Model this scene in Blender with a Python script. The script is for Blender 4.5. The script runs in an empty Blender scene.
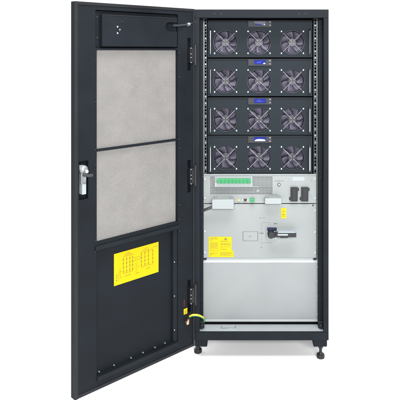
import bpy, bmesh, math, random
from mathutils import Vector, Matrix
R = math.radians
random.seed(7)
SC = bpy.context.scene
COL = SC.collection

# ---------------------------------------------------------------- measuring
F, CXP, CYP = 591.0, 245.0, 51.5                 # focal length and optical axis, photo pixels
CAM = Vector((-0.074, -2.64, 1.381))
def X(px, d=0.0): return CAM.x + (px - CXP) * (d - CAM.y) / F
def Z(py, d=0.0): return CAM.z - (py - CYP) * (d - CAM.y) / F
HX, HY, DANG = -0.300, -0.012, R(225)            # door hinge line and opening angle
DU = Vector((math.cos(DANG), math.sin(DANG), 0)); DN = Vector((-math.sin(DANG), math.cos(DANG), 0))
def D(px, py, w=0.0):                            # (u, z) on the open door, w in front of its inner face
    ray = Vector(((px - CXP) / F, 1.0, -(py - CYP) / F))
    H = Vector((HX, HY, 0))
    t = (w - (CAM - H).dot(DN)) / ray.dot(DN)
    p = CAM + ray * t
    return ((p - H).dot(DU), p.z)
def Uo(px, w=0.0): return D(px, 100, w)[0]

# ---------------------------------------------------------------- materials
def mat(name, col, rough=0.5, metal=0.0, bump=0.0, bscale=400.0, var=0.0, vscale=6.0, spec=0.5, emit=None, coat=0.0):
    m = bpy.data.materials.new(name); m.use_nodes = True
    nt = m.node_tree; b = nt.nodes['Principled BSDF']
    b.inputs['Base Color'].default_value = (*col, 1)
    b.inputs['Roughness'].default_value = rough
    b.inputs['Metallic'].default_value = metal
    b.inputs['Specular IOR Level'].default_value = spec
    b.inputs['Coat Weight'].default_value = coat
    if emit:
        b.inputs['Emission Color'].default_value = (*emit[0], 1); b.inputs['Emission Strength'].default_value = emit[1]
    tc = nt.nodes.new('ShaderNodeTexCoord')
    if var > 0:
        n = nt.nodes.new('ShaderNodeTexNoise'); n.inputs['Scale'].default_value = vscale; n.inputs['Detail'].default_value = 6
        nt.links.new(tc.outputs['Object'], n.inputs['Vector'])
        r = nt.nodes.new('ShaderNodeMapRange')
        r.inputs['From Min'].default_value = .3; r.inputs['From Max'].default_value = .7
        r.inputs['To Min'].default_value = 1 - var; r.inputs['To Max'].default_value = 1 + var
        nt.links.new(n.outputs['Fac'], r.inputs['Value'])
        v = nt.nodes.new('ShaderNodeVectorMath'); v.operation = 'SCALE'; v.inputs[0].default_value = col
        nt.links.new(r.outputs['Result'], v.inputs['Scale']); nt.links.new(v.outputs['Vector'], b.inputs['Base Color'])
        r2 = nt.nodes.new('ShaderNodeMapRange')
        r2.inputs['From Min'].default_value = .3; r2.inputs['From Max'].default_value = .7
        r2.inputs['To Min'].default_value = max(.03, rough - var * .35); r2.inputs['To Max'].default_value = min(1, rough + var * .35)
        nt.links.new(n.outputs['Fac'], r2.inputs['Value']); nt.links.new(r2.outputs['Result'], b.inputs['Roughness'])
    if bump > 0:
        n = nt.nodes.new('ShaderNodeTexNoise'); n.inputs['Scale'].default_value = bscale; n.inputs['Detail'].default_value = 3
        nt.links.new(tc.outputs['Object'], n.inputs['Vector'])
        bp = nt.nodes.new('ShaderNodeBump'); bp.inputs['Strength'].default_value = bump; bp.inputs['Distance'].default_value = .001
        nt.links.new(n.outputs['Fac'], bp.inputs['Height']); nt.links.new(bp.outputs['Normal'], b.inputs['Normal'])
    return m
M = {}
M['frame']  = mat('dark slate powder coat', (.0080, .0106, .0138), .58, bump=.5, bscale=700, var=.16, spec=.09)
M['door']   = mat('charcoal powder coat', (.0062, .0082, .0110), .58, bump=.5, bscale=700, var=.2, spec=.10)
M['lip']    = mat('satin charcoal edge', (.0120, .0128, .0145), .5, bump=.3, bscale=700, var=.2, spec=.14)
M['mesh']   = mat('perforated steel finish', (.105, .099, .093), .55, var=.12, spec=.3, vscale=14)
M['module'] = mat('module front paint', (.0105, .0150, .0190), .58, bump=.4, bscale=1100, var=.1, spec=.10)
M['black']  = mat('black plastic', (.008, .009, .011), .5, spec=.35)
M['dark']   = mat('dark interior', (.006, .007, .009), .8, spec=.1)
M['grey']   = mat('light grey paint', (.190, .206, .206), .5, bump=.2, bscale=600, var=.05, vscale=5)
M['cover']  = mat('pale zinc sheet', (.188, .204, .206), .42, metal=.0, bump=.2, bscale=500, var=.06, vscale=6)
M['white']  = mat('white paint', (.225, .248, .253), .45, bump=.08, bscale=700, var=.03)
M['label']  = mat('pale blank label', (.235, .262, .266), .5)
M['zinc']   = mat('galvanised steel', (.30, .34, .34), .42, metal=.7, bump=.1, bscale=300, var=.15, vscale=40)
M['chrome'] = mat('bright chrome', (.72, .72, .76), .16, metal=1)
M['wire']   = mat('plated guard wire', (.115, .108, .15), .36, metal=.7)
M['strut']  = mat('satin guard strut', (.19, .19, .215), .45, metal=.3)
M['lock']   = mat('dull die cast zinc', (.20, .22, .22), .4, metal=.45, var=.25, vscale=60)
M['rail']   = mat('dull rail steel', (.036, .044, .047), .5, metal=.4, var=.2, vscale=40)
M['tray']   = mat('pale tray steel', (.29, .315, .33), .45, var=.05, vscale=12)
M['flange'] = mat('bent flange with painted light', (.39, .42, .43), .4, var=.03)
M['screw']  = mat('bright screw head', (.52, .58, .63), .32, metal=.8)
M['blade']  = mat('fan blade plastic', (.038, .036, .056), .42, var=.3, vscale=30)
M['hub']    = mat('fan hub sticker', (.022, .021, .028), .4)
M['hubd']   = mat('grey violet circuit housing', (.042, .039, .058), .5, var=.5, vscale=60)
M['bezel']  = mat('display bezel', (.030, .031, .034), .55, spec=.12)
M['yellow'] = mat('yellow label vinyl', (.425, .315, .0), .5, var=.03, spec=.15)
M['ylw2']   = mat('lemon label vinyl', (.41, .335, .002), .5, var=.03, spec=.15)
M['ink']    = mat('label print', (.20, .145, .004), .6)
M['inkd']   = mat('dark label print', (.16, .12, .02), .6)
M['print']  = mat('grey screen print', (.055, .062, .066), .6)
M['green']  = mat('green terminal plastic', (.018, .22, .075), .4, var=.08, vscale=60)
M['dgreen'] = mat('terminal slot', (.02, .16, .06), .6)
M['brass']  = mat('brass', (.55, .38, .14), .3, metal=1)
M['copper'] = mat('copper lug', (.75, .42, .28), .35, metal=1)
M['blue']   = mat('lit blue display', (.005, .01, .10), .5, spec=.08, emit=((.007, .026, .30), .6))
M['bluehi'] = mat('display glow', (.3, .33, .4), .5, spec=.08, emit=((.6, .66, .85), .85))  # pale emissive shapes on the screens
M['bluemid']= mat('display digits', (.05, .06, .2), .5, spec=.08, emit=((.09, .10, .5), .8))
M['lilac']  = mat('dim display glass', (.05, .05, .07), .5, spec=.08, emit=((.12, .115, .17), .6))
M['dblue']  = mat('dim display blue', (.005, .01, .05), .5, spec=.08, emit=((.010, .028, .15), .8))
M['navy']   = mat('navy plastic', (.008, .013, .035), .45, spec=.3)
M['slatehi']= mat('grey dial and painted lever sheen', (.26, .31, .36), .3)
M['cable']  = mat('black rubber', (.022, .026, .03), .4)
M['wirey']  = mat('yellow insulation', (.80, .45, .02), .4)
M['wireg']  = mat('green insulation', (.05, .35, .10), .4)
M['red']    = mat('red marking', (.22, .012, .012), .5)
M['floor']  = mat('white studio floor', (.93, .93, .93), .7, spec=.2)

# ---------------------------------------------------------------- mesh builder
class MB:
    def __init__(s): s.bm = bmesh.new(); s.ms = []; s.cur = 0
    def m(s, name):
        if name not in s.ms: s.ms.append(name)
        s.cur = s.ms.index(name); return s
    def face(s, vs, smooth=False):
        try: f = s.bm.faces.new(vs)
        except ValueError: return
        f.material_index = s.cur; f.smooth = smooth
    def v(s, p): return s.bm.verts.new(p)
    def box(s, x0, x1, y0, y1, z0, z1):
        x0, x1 = sorted((x0, x1)); y0, y1 = sorted((y0, y1)); z0, z1 = sorted((z0, z1))
        a = [s.v((x, y, z)) for z in (z0, z1) for y in (y0, y1) for x in (x0, x1)]
        for q in ((0,2,3,1),(4,5,7,6),(0,1,5,4),(2,6,7,3),(0,4,6,2),(1,3,7,5)): s.face([a[i] for i in q])
        return s
    def prism(s, pts, y0, y1):                    # outline in (x, z), thickness along y
        a = [s.v((x, y0, z)) for x, z in pts]; b = [s.v((x, y1, z)) for x, z in pts]
        s.face(a); s.face(b[::-1]); n = len(pts)
        for i in range(n): s.face([a[i], b[i], b[(i+1) % n], a[(i+1) % n]])
        return s
    def prof(s, pts, x0, x1):                     # outline in (y, z), extruded along x
        a = [s.v((x0, y, z)) for y, z in pts]; b = [s.v((x1, y, z)) for y, z in pts]
        s.face(a); s.face(b[::-1]); n = len(pts)
        for i in range(n): s.face([a[i], b[i], b[(i+1) % n], a[(i+1) % n]])
        return s
    def tube(s, pts, r, n=10, closed=False, caps=True, radii=None):
        P = [Vector(p) for p in pts]; k = len(P); rings = []; prev = None
        for i in range(k):
            if closed: t = P[(i+1) % k] - P[i-1]
            else: t = P[min(i+1, k-1)] - P[max(i-1, 0)]
            t.normalize()
            if prev is None:
                u = t.orthogonal().normalized()
            else:
                u = prev - t * prev.dot(t); u.normalize()
            prev = u; w = t.cross(u); rr = radii[i] if radii else r
            rings.append([s.v(P[i] + (u * math.cos(2*math.pi*j/n) + w * math.sin(2*math.pi*j/n)) * rr) for j in range(n)])
        for i in range(k if closed else k-1):
            A, B = rings[i], rings[(i+1) % k]
            for j in range(n): s.face([A[j], A[(j+1) % n], B[(j+1) % n], B[j]], True)
        if not closed and caps: s.face(rings[0][::-1]); s.face(rings[-1])
        return s
    def ring(s, c, rad, r, n=40, m=6):            # a wire ring in the xz plane
        return s.tube([(c[0] + rad*math.cos(2*math.pi*i/n), c[1], c[2] + rad*math.sin(2*math.pi*i/n)) for i in range(n)], r, m, closed=True)
    def lathe(s, c, axis, prof, n=20):            # prof: (distance along axis, radius)
        ax = Vector(axis).normalized(); u = ax.orthogonal().normalized(); w = ax.cross(u); c = Vector(c); rings = []
        for d, r in prof:
            rings.append([s.v(c + ax*d + (u*math.cos(2*math.pi*j/n) + w*math.sin(2*math.pi*j/n))*max(r, 1e-5)) for j in range(n)])
        for A, B in zip(rings, rings[1:]):
            for j in range(n): s.face([A[j], A[(j+1) % n], B[(j+1) % n], B[j]], True)
        s.face(rings[0][::-1]); s.face(rings[-1]); return s
    def gridplate(s, x0, x1, z0, z1, y0, y1, holes):   # plate with real rectangular openings
        xs = sorted({x0, x1, *[min(max(h[i], x0), x1) for h in holes for i in (0, 1)]})
        zs = sorted({z0, z1, *[min(max(h[i], z0), z1) for h in holes for i in (2, 3)]})
        def solid(i, j):
            if i < 0 or j < 0 or i >= len(xs)-1 or j >= len(zs)-1: return False
            cx, cz = (xs[i]+xs[i+1])/2, (zs[j]+zs[j+1])/2
            return not any(h[0] < cx < h[1] and h[2] < cz < h[3] for h in holes)
        vc = {}
        def g(i, j, y):
            k = (i, j, y)
            if k not in vc: vc[k] = s.v((xs[i], y, zs[j]))
            return vc[k]
        for i in range(len(xs)-1):
            for j in range(len(zs)-1):
                if not solid(i, j): continue
                s.face([g(i,j,y0), g(i+1,j,y0), g(i+1,j+1,y0), g(i,j+1,y0)])
                s.face([g(i,j,y1), g(i,j+1,y1), g(i+1,j+1,y1), g(i+1,j,y1)])
                if not solid(i-1, j): s.face([g(i,j,y0), g(i,j+1,y0), g(i,j+1,y1), g(i,j,y1)])
                if not solid(i+1, j): s.face([g(i+1,j,y0), g(i+1,j,y1), g(i+1,j+1,y1), g(i+1,j+1,y0)])
                if not solid(i, j-1): s.face([g(i,j,y0), g(i,j,y1), g(i+1,j,y1), g(i+1,j,y0)])
                if not solid(i, j+1): s.face([g(i,j+1,y0), g(i+1,j+1,y0), g(i+1,j+1,y1), g(i,j+1,y1)])
        return s
    def build(s, name, parent=None, bevel=0.0, origin=None):
        bmesh.ops.recalc_face_normals(s.bm, faces=s.bm.faces)
        if origin is not None: bmesh.ops.translate(s.bm, verts=s.bm.verts, vec=-Vector(origin))
        me = bpy.data.meshes.new(name); s.bm.to_mesh(me); s.bm.free(); me.set_sharp_from_angle(angle=R(35))
        for n in s.ms: me.materials.append(M[n])
        o = bpy.data.objects.new(name, me); COL.objects.link(o)
        if parent: o.parent = parent
        if origin is not None: o.location = origin
        if bevel > 0:
            b = o.modifiers.new('soft edges', 'BEVEL'); b.width = bevel; b.segments = 2; b.limit_method = 'ANGLE'; b.angle_limit = R(40)
        return o
def empty(name, loc, label, cat, group=None, kind=None):
    o = bpy.data.objects.new(name, None); COL.objects.link(o); o.location = loc; o.empty_display_size = .1
    o['label'] = label; o['category'] = cat
    if group: o['group'] = group
    return o
def copy_tree(o, parent=None):
    c = o.copy(); COL.objects.link(c)
    if parent: c.parent = parent
    for ch in list(o.children): copy_tree(ch, c)
    return c
SCREWS = {}
def screw(parent, p, r=.004, mname='screw', h=.003, axis=(0, -1, 0), name='screw'):
    key = (mname, round(r, 5), axis, name)
    if key not in SCREWS:
        b = MB().m(mname); b.lathe((0, 0, 0), axis, [(0, r), (h*.6, r), (h, r*.6)], 12)
        o = b.build(name, parent); SCREWS[key] = o
    else:
        o = SCREWS[key].copy(); COL.objects.link(o); o.parent = parent
    o.location = p; return o
def words(b, x0, x1, z, h, y0, y1, fill=.8, rnd=random):
    x = x0
    while x < x1 - h:
        wl = min(x1 - x, h * rnd.uniform(1.5, 5)); b.box(x, x + wl, y0, y1, z, z + h); x += wl + h * .8
        if rnd.random() > fill: break

# ================================================================ the floor
fb = MB().m('floor'); fb.box(-60, 60, -40, 80, -.02, 0)
fl = fb.build('floor'); fl['kind'] = 'structure'; fl['label'] = 'plain white studio floor under the open cabinet'; fl['category'] = 'floor'

# ================================================================ the cabinet
cab = empty('equipment_cabinet', (0, 0, 0), 'tall dark slate equipment cabinet on levelling feet with its perforated door swung wide open', 'cabinet')
W, TOP, DEEP = .300, 1.569, .85
ZB0, ZB1 = Z(340.4), Z(332.4)                     # bottom beam
ZT0 = Z(17.8)                                     # underside of top beam
b = MB().m('frame'); b.box(-W, W, 0, .045, ZT0, TOP); b.box(-W+.001, W-.001, .045, .06, ZT0+.02, TOP-.001)
o = b.build('top_beam', cab, .0015)
for px in (214.5, 221, 299, 305.5): screw(cab, (X(px), .0005, Z(13.6)), .0028, 'black', .0008, name='bolt_hole')
b = MB().m('frame'); b.box(-W, W, 0, .012, ZB0, ZB1); b.box(-W+.001, W-.001, .0121, .04, ZB0+.001, ZB1-.012); b.build('bottom_beam', cab, .0012)
for sgn in (-1, 1):
    b = MB().m('frame'); b.box(sgn*.2775, sgn*W, .0006, .045, ZB1, ZT0); b.build('front_post', cab, .0015)
    xi = .2655 if sgn < 0 else .2598
    b = MB().m('frame'); b.box(sgn*xi, sgn*.2972, .052, .115, ZB1, ZT0+.015); b.build('inner_post', cab, .001)
    b = MB().m('door'); b.box(sgn*.2975, sgn*.2995, .046, DEEP-.01, ZB0, TOP-.004); b.build('side_panel', cab)
    for py in (27, 31, 172, 177, 300, 306): screw(cab, (sgn*.270, .0515, Z(py, .05)), .0025, 'black', .001, name='bolt_hole')
b = MB().m('door'); b.box(-W+.003, W-.003, DEEP-.01, DEEP, ZB0, TOP-.003); b.build('back_panel', cab)
b = MB().m('frame'); b.box(-W+.0015, W-.0015, .061, DEEP-.011, TOP-.006, TOP-.003); b.build('top_panel', cab)
# bottom tray seen above the beam
b = MB().m('tray'); b.box(-.2965, .2965, .0125, .0865, ZB1-.008, ZB1-.003); b.m('dark').box(-.2965, .2965, .087, DEEP-.012, ZB1-.018, ZB1-.013)  # dark rear sheet paints the shaded gap below the cover panel
b.build('floor_tray', cab)
b = MB().m('zinc')
zt = ZB1-.003
x0, x1 = X(221, .05), X(236, .05)
b.box(x0, x1, .026+.012, .0415+.004, zt, zt+.003); b.box(x0, x0+.004, .046, .062, zt, zt+.003); b.box(x1-.004, x1, .046, .062, zt, zt+.003)
b.build('tray_bracket', cab, .0005)
for sgn in (-1, 1):
    b = MB().m('black'); b.lathe((sgn*.270, .045, zt+.012), (0, -1, 0), [(0, .010), (.010, .010), (.013, .007), (.013, .003), (.018, .003)], 16)
    b.box(sgn*.259, sgn*.281, .046, .052, zt, zt+.032)
    b.build('corner_bolt', cab)
# feet blocks and feet
for sgn, fx, fd in ((-1, X(198, .075), .075), (1, X(320.6, .027), .027)):
    bx0, bx1 = (X(194.9, .02), X(207.3, .02)) if sgn < 0 else (X(313.2, .02), X(327, .02))
    b = MB().m('frame'); b.box(bx0, bx1, .012, .11, Z(346.2, .02), ZB0-.0005); b.build('foot_plate', cab, .004)
    ztop = Z(346.2, .02)
    b = MB().m('black'); b.lathe((fx, fd, 0), (0, 0, 1), [(0, .0165), (.002, .018), (.013, .018), (.017, .0165), (.0185, .011), (.024, .0085), (.026, .0065), (ztop-.0005, .0065)], 24)
    b.lathe((fx, fd, ztop-.011), (0, 0, 1), [(0, .0105), (.009, .0105)], 6)
    b.build('levelling_foot', cab)
    b = MB().m('black'); b.lathe((sgn*.25, DEEP-.08, 0), (0, 0, 1), [(0, .0165), (.002, .018), (.013, .018), (.017, .0165), (.0185, .011), (.024, .0085), (.026, .0065), (ZB0, .0065)], 24)
    b.build('levelling_foot', cab)
b = MB().m('frame'); b.box(-W+.004, W-.004, .0405, DEEP-.012, ZB0+.001, ZB0+.006); b.build('base_plate', cab)
# mounting rails with square holes and cage nuts
RD = .088
nut_ys = [25.6, 38.7, 51.5, 58, 64.4, 77.3, 90.2, 96.8, 103.5, 116.5, 129.2, 135.6, 142.5, 154.8, 167.8]
for sgn, (p0, p1, h0, h1) in ((-1, (203.1, 206.9, 204.9, 206.4)), (1, (313.6, 317.6, 314.4, 316.1))):
    hs = []; z = Z(19.2, RD)
    while z > Z(172.5, RD):
        hs.append((X(h0, RD), X(h1, RD), z-.0095, z)); z -= .01483
    b = MB().m('rail'); b.gridplate(X(p0, RD), X(p1, RD), Z(262, RD), ZT0+.012, RD, RD+.002, hs)
    xs = X(p0, RD) if sgn < 0 else X(p1, RD)
    b.m('zinc').box(xs, xs-sgn*.0035, RD-.0012, RD-.0002, Z(262, RD), ZT0+.012)
    b.m('rail').box(xs, xs-sgn*.002, RD+.0021, RD+.05, Z(262, RD), ZT0+.012)
    b.build('mounting_rail', cab)
    for y in nut_ys:
        b = MB().m('lock'); cx, cz = X((h0+h1)/2, RD), Z(y, RD)
        b.box(cx-.0038, cx+.0038, RD-.0025, RD+.001, cz-.0038, cz+.0038); b.lathe((cx, RD-.0025, cz), (0, -1, 0), [(0, .003), (.0015, .0026)], 10)
        b.build('cage_nut', cab, .0006)
# dark backing behind the rails (inner shell of the equipment bay)
b = MB().m('dark'); b.box(-.294, .294, .30, .303, ZB1, ZT0+.02); b.build('inner_partition', cab)
b = MB().m('door'); b.box(-.29, .29, .10, .102, Z(20.2, .1), ZT0+.016); b.build('bay_header', cab)
# lower cover panel with folded top and bottom flange
PD = .080
zc0, zc1, zt0 = Z(321.4, PD), Z(262.6, PD), Z(258.2, PD)
xl, xr = X(201.2, PD), X(319.4, PD)
b = MB().m('cover')
b.prof([(PD, zc0+.016), (PD, zc1-.0003), (PD+.0185, zc1-.0003), (PD+.0185, zc0), (PD, zc0)], xl, xr)
b.m('cover').prof([(PD-.0004, zc0+.010), (PD-.005, zc0+.005), (PD-.005, zc0), (PD-.0004, zc0)], xl, xr)
b.m('flange').prof([(PD, zc1), (PD+.014, zt0-.001), (PD+.0185, zt0-.001), (PD+.0185, zc1)], xl+.002, xr-.002)  # paler fold: its catch of light from above is put into the colour
cp = b.build('cover_panel', cab, .0006)
for y in (267, 281, 296, 314):
    for px in (202.4, 318): screw(cp, (X(px, PD), PD-.0002, Z(y, PD)), .0042)
for px in (204.6, 315):
    b = MB().m('black'); b.box(X(px-1.6, PD), X(px+1.6, PD), PD-.004, PD+.004, Z(259.8, PD), Z(258.4, PD)); b.build('retaining_clip', cab, .0006)

# ================================================================ power modules
MDP = .080                                        # module front plane
TOPS = [20.6, 58.2, 96.9, 135.6]; BOTS = [57.4, 96.1, 134.8, 173.0]
MX0, MX1 = X(207.7, MDP), X(312.3, MDP)
mw = MX1 - MX0; mh = Z(135.6, MDP) - Z(173.0, MDP)
FR = .0562
MZ = [Z(t, MDP) for t in BOTS]                    # base heights
MXC = (MX0 + MX1) / 2
mod = empty('power_module', (MXC, MDP, MZ[0]), 'topmost slate power module with three fans and a dim greyish display', 'power module', 'power modules stacked in the cabinet')
fz = mh - (42.6 - 20.3) * (2.64 + MDP) / F        # fan centre above the module base
fxs = [X(p, MDP) - MXC for p in (225.5, 259.0, 292.4)]
# face plate with three round openings
b = MB().m('module')
hh = .0575; n = 64
dx0, dx1, dz0, dz1 = X(248, MDP)-MXC, X(271.6, MDP)-MXC, mh-.0325, mh-.003
rects = [(-mw/2, mw/2, 0, fz-hh), (-mw/2, mw/2, fz+hh, mh)]
e = -mw/2
for fx in fxs: rects.append((e, fx-hh, fz-hh, fz+hh)); e = fx+hh
rects.append((e, mw/2, fz-hh, fz+hh))
for x0, x1, z0, z1 in rects:
    b.face([b.v((x0, 0, z0)), b.v((x1, 0, z0)), b.v((x1, 0, z1)), b.v((x0, 0, z1))])
for fx in fxs:
    ci, sq, bk = [], [], []
    for i in range(n):
        a = 2*math.pi*i/n + math.pi/4; c, s_ = math.cos(a), math.sin(a); k = hh / max(abs(c), abs(s_))
        ci.append(b.v((fx+FR*c, 0, fz+FR*s_))); sq.append(b.v((fx+k*c, 0, fz+k*s_))); bk.append(b.v((fx+FR*c, .004, fz+FR*s_)))
    for i in range(n):
        j = (i+1) % n; b.face([ci[i], ci[j], sq[j], sq[i]]); b.face([ci[i], bk[i], bk[j], ci[j]], True)
# folded returns around the plate
for x0, x1, z0, z1 in ((-mw/2, -mw/2+.0015, 0, mh), (mw/2-.0015, mw/2, 0, mh)): b.box(x0, x1, .0002, .02, z0, z1)
b.box(-mw/2+.0016, mw/2-.0016, .0002, .02, mh-.0015, mh); b.box(-mw/2+.0016, mw/2-.0016, .0002, .02, 0, .0015)
b.build('face_plate', mod)
# top lip: a rolled edge that catches light
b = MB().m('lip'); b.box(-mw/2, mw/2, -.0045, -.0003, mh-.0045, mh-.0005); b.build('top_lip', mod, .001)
b = MB().m('dark'); b.box(-mw/2+.004, mw/2-.004, .045, .21, .003, mh-.003); b.build('module_body', mod)
for k, fx in enumerate(fxs):
    # fan housing ring
    h = MB().m('black')
    prof_o = [(FR+.0015, .0045), (FR+.0015, .040), (FR-.001, .040), (FR-.0015, .0045)]
    rings = [[h.v((r*math.cos(2*math.pi*i/48), y, r*math.sin(2*math.pi*i/48))) for i in range(48)] for r, y in prof_o]
    for q in range(4):
        A, B = rings[q], rings[(q+1) % 4]
        for i in range(48): h.face([A[i], A[(i+1) % 48], B[(i+1) % 48], B[i]], True)
    fan = h.build('fan', mod); fan.location = (fx, 0, fz)
    # impeller: hub and seven swept blades
    im = MB().m('hub'); im.lathe((0, .016, 0), (0, 1, 0), [(0, .001), (0, .017), (.002, .0195)], 28)
    im.m('black').lathe((0, .0181, 0), (0, 1, 0), [(0, .020), (.02, .020)], 28)
    im.m('blade')
    ph = k * 1.1
    for q in range(7):
        a0 = 2*math.pi*q/7 + ph; cols = []
        for i in range(6):
            r = .0195 + (FR-.0045-.0195)*i/5
            row = []
            for j in range(6):
                t = j/5; a = a0 + .30*(i/5)**1.3 + (t-.5)*(.74+.08*i/5)
                row.append(im.v((r*math.cos(a), .020 + .015*t - .003*math.sin(math.pi*t), r*math.sin(a))))
            cols.append(row)
        for i in range(5):
            for j in range(5): im.face([cols[i][j], cols[i+1][j], cols[i+1][j+1], cols[i][j+1]], True)
    imp = im.build('impeller', fan)
    so = imp.modifiers.new('blade thickness', 'SOLIDIFY'); so.thickness = .0012
    # wire finger guard
    g = MB().m('wire')
    for rad in (.0535, .0475, .0415, .0355, .0295, .0235, .0175, .0115): g.ring((0, -.0025, 0), rad, .0006, 48, 6)
    g.m('strut')
    for sx in (-1, 1):
        for sz in (-1, 1):
            q = FR*.98/math.sqrt(2); g.tube([(sx*.0035, -.0042, sz*.0035), (sx*q, -.0042, sz*q), (sx*(q+.004), -.0015, sz*(q+.004))], .0014, 8)
    g.build('finger_guard', fan)
    for sx in (-1, 1):
        for sz in (-1, 1): screw(fan, (sx*.0505, -.0003, sz*.0505), .0038)
# handles
for px in (210.7, 309.2):
    x = X(px, MDP) - MXC
    b = MB().m('chrome'); za, zb = fz-.056, fz+.058
    pts = [(x, 0, za), (x, -.026, za), (x, -.032, za+.005), (x, -.032, zb-.005), (x, -.026, zb), (x, 0, zb)]
    b.tube(pts, .0034, 10); b.build('handle', mod)
# display
b = MB().m('bezel'); zf = -.0065
sx0, sx1, sz0, sz1 = X(254.4, MDP)-MXC, X(265.6, MDP)-MXC, dz0+.0075, dz1-.0035
b.gridplate(dx0, dx1, dz0, dz1, zf, -.0003, [(sx0-.001, sx1+.001, sz0-.001, sz1+.001)])
dsp = b.build('display', mod, .001)
for px, dz, r in ((269.9, .0085, .0028), (269.9, .0235, .0028)):
    screw(dsp, (X(px, MDP)-MXC, zf, dz0+dz), r, 'label', .0025, name='button')
screw(dsp, (X(250.4, MDP)-MXC, zf, dz0+.015), .0028, 'hub', .0015, name='indicator')
def screen(kind, parent):
    b = MB(); w = sx1-sx0; h = sz1-sz0; y0, y1 = -.0035, -.0012
    b.m({'dim': 'lilac'}.get(kind, 'blue')).box(sx0-.0005, sx1+.0005, y0, y1, sz0-.0005, sz1+.0005)
    def P(pts, m): b.m(m); b.prism([(sx0+w*u, sz0+h*v) for u, v in pts], y0-.0008, y0-.0002)
    if kind == 'dim':
        P([(.03, .05), (.72, .05), (.60, .28), (.35, .38), (.03, .5)], 'dblue')
        P([(.82, .1), (.95, .1), (.95, .3), (.86, .22)], 'bluehi')
    if kind == 'spot':
        P([(.76, .05), (.98, .05), (.98, .3), (.88, .33), (.8, .22)], 'bluehi'); P([(.3, .5), (.62, .5), (.62, .58), (.3, .58)], 'bluemid'); P([(.15, .3), (.5, .3), (.5, .37), (.15, .37)], 'bluemid')
    if kind == 'full':
        P([(.25, .62), (.55, .62), (.55, .72), (.25, .72)], 'bluemid'); P([(.2, .3), (.75, .3), (.75, .38), (.2, .38)], 'bluemid')
    if kind == 'bright':
        P([(.02, .03), (.98, .03), (.97, .3), (.88, .42), (.6, .5), (.35, .52), (.15, .4), (.05, .22)], 'bluehi')
    return b.build('screen', parent)
kinds = ['dim', 'spot', 'full', 'bright']
labels = [None,
          'slate power module second from the top, its blue display with a small white spot',
          'slate power module third from the top, its display plain glowing blue',
          'lowest slate power module with a half white display, directly above the light grey control unit']
mods = [mod]
for i in range(1, 4):
    c = copy_tree(mod); c.location = (MXC, MDP, MZ[i]); c['label'] = labels[i]; mods.append(c)
for mm, k in zip(mods, kinds):
    for f_ in mm.children:
        if f_.name.startswith('fan'):
            for im_ in f_.children:
                if im_.name.startswith('impeller'): im_.rotation_euler.y = random.uniform(0, 6.28)
    d = [ch for ch in mm.children if ch.name.startswith('display')][0]
    screen(k, d)

# ================================================================ control unit (light grey, vents and terminals)
CD = .078
cu = empty('control_unit', (0, CD, Z(203.3, CD)), 'light grey control unit with green terminal strip and two black breakers, below the fan modules', 'control unit')
CO = Vector(cu.location)
def L(px, py, d=CD, o=CO): return (X(px, d) - o.x, Z(py, d) - o.z)     # local x, z
x0, z1 = L(203.6, 173.9); x1, z0 = L(316.2, 203.2)
vents = [(*[L(p, 180)[0] for p in (210.2, 214.6)], L(0, 186.8)[1], L(0, 176.6)[1]),
         (*[L(p, 180)[0] for p in (210.2, 272.4)], L(0, 194.4)[1], L(0, 187.3)[1]),
         (*[L(p, 180)[0] for p in (252.6, 272.4)], L(0, 186.8)[1], L(0, 176.6)[1])]
b = MB().m('grey'); b.gridplate(x0, x1, z0, z1, 0, .0025, vents)
b.box(x0, x1, -.003, -.0002, z1-.005, z1)
b.build('front_plate', cu, .0004)
b = MB().m('hubd'); b.box(x0+.02, x1-.02, .012, .2, z0+.002, z1-.002); b.build('unit_body', cu)
b = MB().m('grey')
for vx0, vx1, vz0, vz1 in vents:                  # punched lattice
    p = .0062; nx = max(1, round((vx1-vx0)/p)); nz = max(1, round((vz1-vz0)/p))
    hs = []
    for i in range(nx):
        for j in range(nz):
            a0 = vx0 + (vx1-vx0)*i/nx; c0 = vz0 + (vz1-vz0)*j/nz
            hs.append((a0+.0013, a0+(vx1-vx0)/nx-.0013, c0+.0013, c0+(vz1-vz0)/nz-.0013))
    xs_ = [vx0, vx1]; 
    for i in range(nx+1):
        a0 = vx0 + (vx1-vx0)*i/nx; b.box(a0-.0013, a0+.0013, .0026, .0036, vz0-.001, vz1+.001)
    for j in range(nz+1):
        c0 = vz0 + (vz1-vz0)*j/nz; b.box(vx0-.001, vx1+.001, .0038, .0048, c0-.0013, c0+.0013)
b.build('vent_grille', cu)
# terminal strip
tx0, tz1 = L(217.4, 178.2); tx1, tz0 = L(250.8, 182.6)
bx0, bz1 = L(214.6, 182.4); bx1, bz0 = L(252.4, 187.0)
b = MB().m('white'); b.box(bx0, bx1, -.006, -.0003, bz0, bz1); b.box(tx0-.004, tx1+.006, -.0028, -.0002, bz1, L(0, 176.4)[1]); b.build('terminal_tray', cu, .0008)
N = 9; pw = (tx1-tx0)/N
for i in range(N):
    b = MB().m('green'); a = tx0 + pw*i
    b.box(a+.0004, a+pw-.0004, -.017, -.0030, tz0, tz1); b.box(a+.002, a+pw-.002, -.020, -.0172, tz0+.001, tz0+.010)
    b.m('dgreen')
    for q in (.3, .7): b.lathe((a+pw*q, -.0171, tz1-.006), (0, -1, 0), [(0, .0022), (.0006, .0022)], 10)
    for q in (.3, .7): b.box(a+pw*q-.0018, a+pw*q+.0018, -.0206, -.0201, tz0+.003, tz0+.008)
    b.build('terminal_block', cu, .0006)
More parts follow.
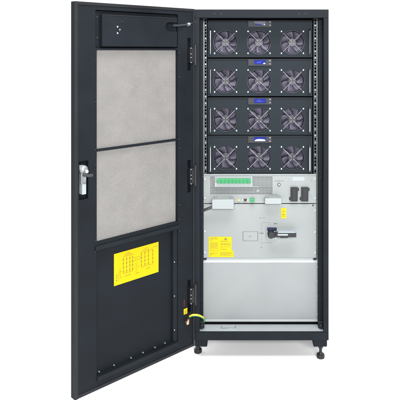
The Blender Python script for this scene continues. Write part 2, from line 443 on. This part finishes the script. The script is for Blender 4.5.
# projecting white cover boxes
for p0, p1, y0, y1, dep in ((212.0, 233.8, 199.6, 209.2, .045), (264.9, 281.5, 198.4, 204.2, .036)):
    d1 = CD - dep
    xa, za = L(p0, y1, d1); xb, zb = L(p1, y0, d1)
    b = MB().m('white'); b.box(xa, xb, -dep, -.0004, za, zb)
    b.m('grey')
    for q in (.14, .86): b.box(xa+(xb-xa)*q-.007, xa+(xb-xa)*q+.007, -.012, -.0004, zb+.0001, zb+.004)
    b.build('cover_box', cu, .0025)
# ports
px_, pz_ = L(238.7, 199.8)
b = MB().m('brass'); b.lathe((px_, 0, pz_), (0, -1, 0), [(-.001, .006), (.004, .006), (.004, .0035), (.002, .003)], 18); b.m('white').lathe((px_, -.002, pz_), (0, -1, 0), [(0, .003), (.003, .003)], 12); b.build('round_port', cu)
px_, pz_ = L(245.3, 199.8)
b = MB().m('zinc'); b.box(px_-.0145, px_+.0145, -.0015, -.0002, pz_-.0058, pz_+.0058); b.m('black').prism([(px_-.008, pz_+.0045), (px_+.008, pz_+.0045), (px_+.0065, pz_-.0045), (px_-.0065, pz_-.0045)], -.006, -.0016)
b.m('brass')
for sx in (-1, 1): b.lathe((px_+sx*.0115, -.0016, pz_), (0, -1, 0), [(0, .0026), (.004, .0026)], 6)
b.build('serial_port', cu)
px_, pz_ = L(252.4, 199.8)
b = MB().m('green'); b.box(px_-.0095, px_+.0095, -.014, -.0002, pz_-.0085, pz_+.0085); b.m('dgreen').box(px_-.006, px_-.001, -.0147, -.0142, pz_-.004, pz_+.004); b.box(px_+.001, px_+.006, -.0147, -.0142, pz_-.004, pz_+.004); b.build('signal_plug', cu, .0008)
# circuit breakers
for p0, p1 in ((290.5, 297.6), (301.0, 308.1)):
    xa, za = L(p0, 200.8); xb, zb = L(p1, 186.9)
    b = MB().m('bezel'); b.box(xa, xb, -.012, -.0003, za, zb)
    b.m('black').box(xa+.006, xb-.006, -.0165, -.0121, za+.006, zb-.006)
    b.m('black').box(xb-.001, xb+.006, -.009, -.0004, zb-.016, zb-.004); b.box(xa-.006, xa+.001, -.009, -.0004, za+.005, za+.017)
    b.build('circuit_breaker', cu, .001)
# earth stud, prints, label
px_, pz_ = L(279, 184.6)
b = MB().m('print'); b.ring((px_, -.0008, pz_), .0072, .0012, 28, 6); b.m('zinc').lathe((px_, 0, pz_), (0, -1, 0), [(-.001, .0045), (.004, .0045), (.005, .003)], 16); b.build('earth_stud', cu)
b = MB().m('print'); rnd = random.Random(3)
xa, za = L(274.8, 181.2); words(b, xa, L(283.6, 0)[0], za, .0022, -.0005, -.0001, 1, rnd)
xa, za = L(269, 194.9); words(b, xa, L(276.6, 0)[0], za, .0020, -.0005, -.0001, 1, rnd)
for p in (237.2, 243.5, 250.6): xa, za = L(p, 202.4); words(b, xa, xa+.014, za, .0016, -.0005, -.0001, 1, rnd)
b.build('printed_marking', cu)
xa, za = L(292.4, 180.9); xb, zb = L(304.4, 176.8)
b = MB().m('label'); b.box(xa, xb, -.0008, -.0001, za, zb); b.build('blank_label', cu)
b = MB().m('white'); xa, za = L(256.2, 192); b.prism([(xa, za), (xa+.015, za+.002), (xa+.012, za+.012), (xa+.006, za+.009)], .0015, .0024); b.m('white').box(L(252.6, 0)[0], L(259.4, 0)[0], .001, .0023, L(0, 187.4)[1], L(0, 186.4)[1]); b.build('vent_tab', cu)
for px, py in ((204.6, 179.3), (204.6, 198.2), (315.2, 178.8), (315.2, 198.4)): screw(cu, (L(px, py)[0], -.0003, L(px, py)[1]), .0046)
for px, py in ((311, 180.5), (311, 195.8), (206.5, 200.5)): screw(cu, (L(px, py)[0], -.0003, L(px, py)[1]), .0026, 'zinc')

# ================================================================ switch unit
su = empty('bypass_switch_unit', (0, CD, Z(258, CD)), 'light grey switch unit with black lever handle and yellow warning labels, above the blank panel', 'switch unit')
SO = Vector(su.location)
def S(px, py, d=CD): return L(px, py, d, SO)
x0, z1 = S(203.6, 204.0); x1, z0 = S(316.2, 257.9)
b = MB().m('grey'); b.box(x0, x1, 0, .0025, z0, z1); b.build('front_plate', su, .0006)
b = MB().m('dark'); b.box(x0+.02, x1-.02, .03, .2, z0+.002, z1-.002); b.build('unit_body', su)
for px, py in ((204.6, 231.5), (204.6, 252.5), (315.2, 210.5), (315.2, 232), (315.2, 252.5)): screw(su, (S(px, py)[0], -.0003, S(px, py)[1]), .0046)
screw(su, (S(313, 204.9)[0], -.0003, S(313, 205.3)[1]), .0035, 'bezel')
# big two-sheet warning label
rnd = random.Random(11)
xa, zb = S(208.7, 236.7); xm = S(218.9, 0)[0]; xb = S(231.6, 0)[0]; xc = S(233.6, 0)[0]; zm = S(0, 250.6)[1]; za = S(0, 257.1)[1]
b = MB().m('ylw2'); b.prism([(xa, za), (xc, za), (xc, zm), (xb, zm), (xb, zb), (xa, zb)], -.0010, -.0002)
b.m('ink'); y0, y1 = -.0013, -.0011; H_ = zb-za
def row(f0, f1, fz_, h): words(b, xa+(xc-xa)*f0, xa+(xc-xa)*f1, za+H_*fz_, h, y0, y1, .92, rnd)
for fz_ in (.93, .88, .82): row(.05, .36, fz_, .0024)
for fz_ in (.70, .66, .61, .56, .52, .47, .42, .36, .31): row(.06, .38, fz_, .0019)
for fz_ in (.18, .13, .08): row(.05, .37, fz_, .0022)
b.m('inkd'); cx_ = xa+(xc-xa)*.68; b.prism([(cx_-.009, za+H_*.84), (cx_+.009, za+H_*.84), (cx_, za+H_*.97)], y0, y1)
b.m('ink')
for fz_, h in ((.76, .0032), (.66, .0022), (.60, .0032), (.50, .0018), (.46, .0018), (.37, .0032)): row(.47, .88, fz_, h)
for fz_ in (.22, .17, .13, .08): row(.46, .96, fz_, .0020)
b.build('warning_label', su)
# small hazard label
xa, zb = S(281.1, 208.0); xb, za = S(286.3, 218.3)
b = MB().m('ylw2'); b.box(xa, xb, -.0010, -.0002, za, zb); b.m('inkd'); cx_ = (xa+xb)/2
b.prism([(cx_-.007, zb-.020), (cx_+.007, zb-.020), (cx_, zb-.008)], y0, y1); b.m('ylw2').prism([(cx_-.004, zb-.0182), (cx_+.004, zb-.0182), (cx_, zb-.0115)], -.0016, -.0014)
b.m('inkd'); words(b, xa+.003, xb-.003, za+.015, .0035, y0, y1, 1, rnd); b.m('ink'); words(b, xa+.003, xb-.003, za+.008, .0025, y0, y1, 1, rnd)
b.build('hazard_label', su)
# one-line diagram print
b = MB().m('print')
def line(p0, q0, p1, q1, t=.0011):
    a = S(p0, q0); c = S(p1, q1)
    b.box(min(a[0], c[0])-t/2, max(a[0], c[0])+t/2, -.0004, -.0001, min(a[1], c[1])-t/2, max(a[1], c[1])+t/2)
for a in ((243, 231.6, 257.8, 231.6), (243, 240.8, 257.8, 240.8)): line(*a)
for p in (243, 257.8):
    for q in (231.9, 235, 238.2): line(p, q, p, q+2.2, .0026)
line(249.2, 236.3, 251.4, 236.3, .002)
for a in ((261.6, 222.8, 261.6, 246.2), (262, 222.6, 270, 222.6), (259.5, 232.4, 263.5, 232.4), (262, 242.6, 272, 242.6)): line(*a, .0007)
for p, q in ((259.6, 217.9), (263.2, 217.9), (260.6, 247.6)): line(p, q, p+1.6, q, .0018)
line(274.2, 223.6, 276.8, 223.6, .0035); line(259.6, 233.4, 263.6, 233.4, .002)
b.build('printed_diagram', su)
# rotary switch with lever
cx_, cz_ = S(271.0, 234.0, .055)
b = MB().m('white'); xa, za = S(266.2, 239.2); xb, zb = S(277, 226.5); b.box(xa, xb, -.004, -.0003, za, zb)
b.m('navy').box(xa+.004, xb-.002, -.012, -.0041, zb-.017, zb-.002); b.m('navy').box(xa+.010, xb-.009, -.016, -.0121, zb-.013, zb-.004)
b.m('slatehi').lathe((cx_, -.0042, cz_), (0, -1, 0), [(0, .021), (.004, .021), (.006, .0185)], 28)
b.m('black').lathe((cx_, -.0103, cz_), (0, -1, 0), [(0, .0165), (.030, .0155), (.034, .013)], 28)
b.build('rotary_switch', su, .0008)
xa, zt_ = S(275.3, 233.2, .022); xb, zl = S(296.3, 237.4, .022)
b = MB().m('black'); b.box(xa, xb, -.056, -.030, zl, zt_)
b.m('slatehi').prism([(xa+.010, zt_+.0002), (xb-.001, zt_+.0002), (xb-.004, zt_+.0035), (xa+.014, zt_+.0035)], -.054, -.031)  # pale plate stands in for sky light on the lever's top
b.m('white').box(S(277.6, 0, .022)[0], S(287.9, 0, .022)[0], -.0585, -.0562, zl+.008, zt_-.003)
b.m('black').box(S(280.4, 0, .022)[0], S(288, 0, .022)[0], -.054, -.034, zl-.0035, zl-.0002)
b.m('black').box(cx_-.012, xa-.0005, -.048, -.0340, cz_-.010, cz_+.012)
b.build('lever_handle', su, .0015)

# ================================================================ the door (a part of the cabinet; local x = along the door, y = out of its inner face, z = up)
ZD0, ZD1 = .074, 1.570
DWID = Uo(74.4)
doorh = MB().m('door')
mu0, mu1 = Uo(178.0), Uo(96.7)                    # openings measured from the hinge
mz1 = D(96.75, 50)[1]; mz0 = D(96.75, 242.7)[1]
bz1 = D(95.6, 9.8)[1]; bz0 = D(95.6, 47.9)[1]
lz1 = D(96.2, 251.5)[1]; lz0 = D(96.2, 377)[1]
lock = (Uo(88.4), Uo(78.9), D(83, 199.6)[1], D(83, 161.2)[1])
hinges = []
for ya, yb in ((38, 70.5), (160.2, 192.6), (280, 312.5)): hinges.append((Uo(191.0), Uo(187.4), D(189, yb)[1], D(189, ya)[1]))
TH = .018
openings = [(mu0, mu1, mz0, mz1), (mu0, Uo(95.5), bz0, bz1), (mu0, mu1, lz0, lz1), lock] + hinges
doorh.gridplate(0, DWID, ZD0, ZD1, -TH, 0, openings)
doorh.m('door').gridplate(0, DWID, ZD0, ZD1, -.026, -TH-.0002, [(mu0-.01, mu1+.004, mz0-.004, mz1+.004)])
door = doorh.build('door', cab, .0008)
door.location = (HX, HY, 0); door.rotation_euler = (0, 0, DANG)
# folded rim all round the inner face
b = MB().m('lip'); rw = .0135
b.box(DWID-rw, DWID, .0002, .004, ZD0, ZD1); b.box(0, .009, .0002, .004, ZD0, ZD1)
b.box(.0092, DWID-rw-.0002, .0002, .003, ZD1-.012, ZD1); b.box(.0092, DWID-rw-.0002, .0002, .003, ZD0, ZD0+.012)
b.build('door_rim', door, .001)
# perforated sheet: a real honeycomb of holes
pitch = .0050; hr = .00135
b = MB().m('mesh')
u0, u1, z0, z1 = mu0-.008, mu1+.003, mz0-.003, mz1+.003
NC = int((u1-u0)/(pitch*.866)); NR = int((z1-z0)/pitch)
vcache = {}
def cv(x, z):
    k = (round(x, 5), round(z, 5))
    if k not in vcache: vcache[k] = b.v((x, -.0165, z))
    return vcache[k]
Rr = pitch/math.sqrt(3)
for i in range(NC+1):
    for j in range(NR+1):
        cx_ = u0 + i*pitch*.866; cz_ = z0 + j*pitch + (pitch/2 if i % 2 else 0)
        o6 = [cv(cx_+Rr*math.cos(R(60*k)), cz_+Rr*math.sin(R(60*k))) for k in range(6)]
        i6 = [b.v((cx_+hr*math.cos(R(60*k)), -.0165, cz_+hr*math.sin(R(60*k)))) for k in range(6)]
        for k in range(6): b.face([o6[k], o6[(k+1) % 6], i6[(k+1) % 6], i6[k]])
ms = b.build('perforated_sheet', door)
so = ms.modifiers.new('sheet thickness', 'SOLIDIFY'); so.thickness = .0008
# bar across the perforated sheet
za = D(135.5, 146.6)[1]; zb = D(135.5, 144.3)[1]
b = MB().m('door'); b.box(mu0-.0, mu1, -.0145, -.003, za, zb); b.build('cross_bar', door, .001)
# ledge under the perforated sheet
za = D(96.2, 250.6)[1]; zb = D(96.2, 246.2)[1]
b = MB().m('frame'); b.box(mu0-.006, mu1+.006, .0002, .006, za, zb); b.build('ledge_strip', door, .0015)
# inner trim of the lower field
b = MB().m('frame'); us = Uo(172.4, -.01); za = D(96.3, 381.5)[1]; zb = D(96.3, 377.3)[1]
b.box(mu0+.0004, us, -.0176, -.004, lz0+.0004, lz1-.0004); b.build('side_trim', door, .001)
b = MB().m('frame'); b.box(mu0+.002, mu1-.001, .0002, .006, za, zb); b.build('bottom_trim', door, .001)
for px, py in ((100, 379.3), (115, 372.3), (132, 364.6), (144, 358.6), (156, 353.4), (166, 348.8), (173.5, 345)):
    u, z = D(px, py, -.008); screw(door, (u, -.0176, max(z, lz0+.006)), .0032, 'zinc', .006, (0, 1, 0))
for py in (262, 296, 330):
    u, z = D(174.3, py, -.004); screw(door, (u, -.004, z), .0028, 'zinc', .003, (0, 1, 0))
for px, py in ((178.9, 53), (178.9, 77), (178.9, 139), (179.2, 148), (179, 205), (179.2, 219), (179.2, 231), (180, 262)):
    u, z = D(px, py); screw(door, (u, .0002, z), .0034, 'black', .004, (0, 1, 0))
for px, py in ((95, 61), (94.8, 102), (94.8, 150), (94.6, 165), (94.6, 240), (94.6, 252)):
    u, z = D(px, py); screw(door, (u, .0002, z), .0030, 'black', .004, (0, 1, 0))
# electronics box near the top, with a notch for the stay
fw = .012
ua, zt_ = D(102.3, 14.5, fw); zb_ = D(102.3, 46.4, fw)[1]; ue = Uo(177.2, fw)
b = MB().m('door'); b.box(mu0+.001, Uo(95.6)-.003, -.0172, -.011, bz0+.001, bz1-.003)
hz = D(171, 27, fw)[1]; hrad = .0195; hu = Uo(169.3, fw)
notch = [(hu + hrad*math.sin(R(a))*1.0, hz + hrad*math.cos(R(a))) for a in range(0, 181, 15)]
out = [(ua, zt_), (ua, zb_), (ue, zb_), (ue, hz-hrad)] + notch[::-1] + [(ue, hz+hrad), (ue, zt_)]
b.m('door').prism(out, -.0108, fw)
bx_ = b.build('control_box', door, .0012)
b = MB().m('lip'); b.box(ue+.001, ua-.001, fw-.004, fw+.0015, zt_-.0025, zt_+.0008); b.build('box_edge', door, .0005)
for px, py, r, mn in ((117.5, 26.8, .0034, 'screw'), (119.8, 29.6, .0028, 'screw'), (117.5, 33.2, .0034, 'screw'), (122, 21.6, .0032, 'black'), (119.6, 31, .004, 'black')):
    u, z = D(px, py, fw); screw(bx_, (u, fw, z), r, mn, .003, (0, 1, 0))
for py in (17.2, 38.1):
    u, z = D(97.2, py, -.011); screw(bx_, (u, -.0109, z), .004, 'black', .004, (0, 1, 0))
# lock with lever in its pocket
b = MB().m('lock'); lc = (lock[0]+lock[1])/2
u, z = D(84.6, 170, .004)
b.lathe((u, -.0176, z), (0, 1, 0), [(0, .017), (.018, .017), (.024, .012), (.027, .006)], 20)
u1_, z1_ = D(81.2, 168, .0); b.box(u1_-.012, u1_+.008, -.012, .004, z1_-.006, z1_+.010)
ua_, za_ = D(86.6, 184, .006); ub_, zb_2 = D(81.6, 174, .006)
b.m('lock').box(ua_, ub_, -.0175, .004, za_, zb_2)
ua_, za_ = D(86.0, 194, .006); ub_, zb_2 = D(82.0, 184.4, .006)
b.m('label').box(ua_, ub_, -.0175, .008, za_, zb_2)
b.m('bezel'); u, z = D(90, 175.6, .022); b.tube([(u+.025, .012, z+.006), (u+.008, .022, z+.001), (u-.010, .026, z)], .0065, 10)
b.m('chrome').lathe((D(85, 171)[0], .0096, D(85, 171)[1]), (0, 1, 0), [(0, .008), (.006, .007)], 14)
b.build('lock', door, .001)
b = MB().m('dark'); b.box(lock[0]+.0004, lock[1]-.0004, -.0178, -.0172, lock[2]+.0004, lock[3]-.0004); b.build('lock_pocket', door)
# hinges
for q, (h0, h1, hz0, hz1) in enumerate(hinges):
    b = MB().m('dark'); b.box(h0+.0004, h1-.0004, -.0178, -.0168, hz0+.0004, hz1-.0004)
    hc = (hz0+hz1)/2 - (.004 if q == 0 else 0)
    b.m('black'); b.box(h0-.018, h0+.010, -.0165, .007, hc-.034, hc+.034); b.tube([(h0-.020, .006, hc-.045), (h0-.020, .006, hc+.045)], .0065, 12)
    b.m('black').box(h0-.010, h0+.004, .0072, .011, hc-.028, hc+.028)
    hg = b.build('hinge', door, .001)
    for dz in (-.036, -.012, .006, .034): screw(hg, (h0+.006, .0072, hc+dz*.9), .0028, 'lock', .003, (0, 1, 0))
# wiring diagram label
ua, zb = D(158.5, 241.4, -.017); ub, za = D(114, 286.7, -.017)
za = (za + D(158.5, 271.4, -.017)[1])/2; zb = (zb + D(114, 254.5, -.017)[1])/2
LW, LH = ub-ua, zb-za; y0, y1 = -.01775, -.0168
b = MB().m('yellow'); b.box(ua, ub, y0, y1, za, zb)
b.m('ink')
def dl(f0, g0, f1, g1, t=.0013):                   # label fractions, f from the left edge seen from inside
    xa, xb = ub-LW*f0, ub-LW*f1
    b.box(min(xa, xb)-t/2, max(xa, xb)+t/2, y1+.0002, y1+.0006, za+LH*min(g0, g1)-t/2, za+LH*max(g0, g1)+t/2)
for f in (.20, .27, .34, .40):
    dl(f, .30, f, .84)
    for g in (.35, .48, .60, .72): dl(f-.009, g, f+.009, g+.04, .0014)
dl(.20, .30, .40, .30); dl(.20, .84, .40, .84); dl(.23, .88, .37, .88); dl(.27, .93, .33, .93); dl(.27, .88, .27, .93); dl(.33, .88, .33, .93)
for f in (.60, .68, .76, .86):
    dl(f, .33, f, .82)
    for g in (.38, .50, .62, .74): dl(f-.009, g, f+.009, g+.04, .0014)
dl(.60, .33, .86, .33); dl(.60, .82, .86, .82); dl(.63, .86, .78, .86); dl(.66, .91, .75, .91)
dl(.43, .70, .60, .70); dl(.40, .62, .60, .62); dl(.48, .25, .48, .55); dl(.50, .40, .54, .40)
dl(.10, .12, .10, .40); dl(.10, .40, .16, .40); dl(.13, .20, .16, .20); dl(.13, .2, .13, .52)
rnd = random.Random(5)
for f0, f1, g in ((.22, .36, .20), (.46, .55, .18), (.70, .80, .22), (.88, .97, .86)):
    xa = ub-LW*f1; words(b, xa, ub-LW*f0, za+LH*g, .0024, y1+.0002, y1+.0006, 1, rnd)
b.m('inkd')
for g in (.22, .30, .14): dl(.05, g, .065, g+.03, .0016)
b.build('wiring_diagram_label', door)
# earth mark and stud by the lowest hinge
u, z = D(185.4, 311.2)
b = MB().m('yellow'); b.box(u-.010, u+.010, .0003, .0012, z-.012, z+.012); b.m('inkd').box(u-.0008, u+.0008, .0013, .0016, z-.001, z+.006); b.box(u-.006, u+.006, .0013, .0016, z-.002, z-.0005); b.box(u-.0035, u+.0035, .0013, .0016, z-.0045, z-.003); b.box(u-.0015, u+.0015, .0013, .0016, z-.007, z-.0055); b.build('earth_label', door)
b = MB().m('red'); u, z = D(184.1, 303); 
for q in range(6): b.box(u-.0012, u+.0012, .0003, .0008, z-.014+q*.005, z-.0105+q*.005)
b.build('red_marking', door)
es = D(186.0, 322.0)
b = MB().m('zinc'); b.lathe((es[0], .0002, es[1]), (0, 1, 0), [(0, .004), (.013, .004)], 12); b.build('earth_stud', door)

# ================================================================ cables and door stay
def dworld(u, w, z): return Vector((HX, HY, 0)) + DU*u + DN*w + Vector((0, 0, z))
def curve(pts, n=8):                               # Catmull-Rom
    P = [Vector(p) for p in pts]; P = [P[0]*2-P[1]] + P + [P[-1]*2-P[-2]]; out = []
    for i in range(1, len(P)-2):
        for k in range(n):
            t = k/n; a, b_, c, d = P[i-1], P[i], P[i+1], P[i+2]
            out.append(.5*((2*b_) + (c-a)*t + (2*a-5*b_+4*c-d)*t*t + (3*b_-a-3*c+d)*t**3))
    out.append(P[-2]); return out
a = dworld(*[D(173.5, 25.6, .016)[0], .016, D(173.5, 25.6, .016)[1]]); e_ = Vector((X(198.4, .02), .02, Z(21.8, .02)))
d_ = e_ - a
b = MB().m('bezel'); b.tube([a, a+d_*.2+Vector((0, 0, -.003)), a+d_*.55+Vector((0, 0, -.005)), a+d_*.8, e_], .0042, 10)
b.m('bluehi' if False else 'screw').tube([a+d_*.54+Vector((0, 0, -.005)), a+d_*.62+Vector((0, 0, -.0042))], .0075, 12)
b.build('door_stay', cab)
# earth wire
p0 = dworld(es[0], .010, es[1])
ew = empty('earth_wire', p0, 'yellow and green earth wire with a copper lug bridging the door and the cabinet post', 'wire')
def at(px, py, d): return Vector((X(px, d), d, Z(py, d))) - p0
b = MB().m('copper'); b.tube([Vector((0, 0, -.004)) + DN*.002, Vector((0, 0, .006)) + DN*.002, Vector((.004, -.004, .016))], .006, 12)
b.m('copper').lathe((0, 0, 0), tuple(DN), [(0, .008), (.0025, .008)], 16)
b.build('ring_lug', ew)
c = curve([(.004, -.004, .014), at(188.0, 318.4, -.03), at(189.8, 316.4, -.035)])
b = MB().m('cable'); b.tube(c, .0034, 8); b.build('black_sleeve', ew)
c = curve([at(189.6, 316.4, -.035), at(193, 315.0, -.045), at(198, 315.2, -.04), at(201.5, 316.6, -.015), at(203.6, 317.9, .02)], 10)
b = MB().m('wirey'); b.tube(c, .0043, 10)
off = [p + Vector((0, -.0009, -.0018)) for p in c]
b.m('wireg').tube(off, .0034, 8); b.build('insulation', ew)
c = curve([at(203.6, 317.9, .02), at(204.4, 319.5, .04), at(203.8, 323, .06)])
b = MB().m('wireg'); b.tube(c, .0034, 8); b.build('green_end', ew)
# dark cable running into the white cover box
q0 = Vector((X(198.5, .055), .055, Z(211.5, .055)))
cb = MB().m('cable'); pts = curve([(X(196, .075), .075, Z(211.9, .075)), (X(203, .055), .055, Z(210.4, .055)), (X(208, .05), .05, Z(208.6, .05)), (X(213, .05), .05, Z(206.8, .05))])
cb.tube(pts, .0062, 14); co = cb.build('power_cable', None, 0, q0)
co['label'] = 'thick black cable entering the left side of the larger white cover box'; co['category'] = 'cable'

# ================================================================ light
w = bpy.data.worlds.new('World'); SC.world = w; w.use_nodes = True     # white sweep behind, dimmer room in front
nt = w.node_tree; bg = nt.nodes['Background']; bg.inputs['Color'].default_value = (1, 1, 1, 1)
tc = nt.nodes.new('ShaderNodeTexCoord'); sp = nt.nodes.new('ShaderNodeSeparateXYZ'); mr = nt.nodes.new('ShaderNodeMapRange')
mr.interpolation_type = 'SMOOTHSTEP'
mr.inputs['From Min'].default_value = -.35; mr.inputs['From Max'].default_value = .25
mr.inputs['To Min'].default_value = .2; mr.inputs['To Max'].default_value = 2.0
nt.links.new(tc.outputs['Generated'], sp.inputs['Vector']); nt.links.new(sp.outputs['Y'], mr.inputs['Value']); m2 = nt.nodes.new('ShaderNodeMapRange'); m2.inputs['From Min'].default_value = 0; m2.inputs['From Max'].default_value = 1
m2.inputs['To Min'].default_value = .62; m2.inputs['To Max'].default_value = 1.35; nt.links.new(sp.outputs['Z'], m2.inputs['Value'])
mm_ = nt.nodes.new('ShaderNodeMath'); mm_.operation = 'MULTIPLY'; nt.links.new(mr.outputs['Result'], mm_.inputs[0]); nt.links.new(m2.outputs['Result'], mm_.inputs[1])
nt.links.new(mm_.outputs['Value'], bg.inputs['Strength'])
def area(name, loc, target, sx, sy, power, col=(1, 1, 1)):
    l = bpy.data.lights.new(name, 'AREA'); l.shape = 'RECTANGLE'; l.size = sx; l.size_y = sy; l.energy = power; l.color = col
    o = bpy.data.objects.new(name, l); COL.objects.link(o); o.location = loc
    o.rotation_euler = (Vector(target) - Vector(loc)).to_track_quat('-Z', 'Y').to_euler(); return o
area('added_front_lamp', (.5, -4.5, 2.3), (0, 0, .6), 3.0, .8, 340)  # unseen lamp, added to brighten the floor under the cabinet front
area('added_overhead_lamp', (.2, -1.3, 3.5), (0, -.1, .2), 2.0, 1.0, 150)  # unseen lamp, added to brighten upward faces such as box tops and tray

# ================================================================ camera
cd = bpy.data.cameras.new('camera'); co = bpy.data.objects.new('camera', cd); COL.objects.link(co)
co.location = CAM; co.rotation_euler = (R(90), 0, 0)
cd.sensor_width = 36; cd.sensor_fit = 'HORIZONTAL'; cd.lens = F/400*36
cd.shift_x = .5 - CXP/400; cd.shift_y = -(.5 - CYP/400)
cd.clip_start = .05; cd.clip_end = 300
SC.camera = co
SC.render.engine = 'CYCLES'; SC.render.resolution_x = 1024; SC.render.resolution_y = 1024
SC.view_settings.view_transform = 'Standard'; SC.view_settings.look = 'None'; SC.view_settings.exposure = 0; SC.view_settings.gamma = 1
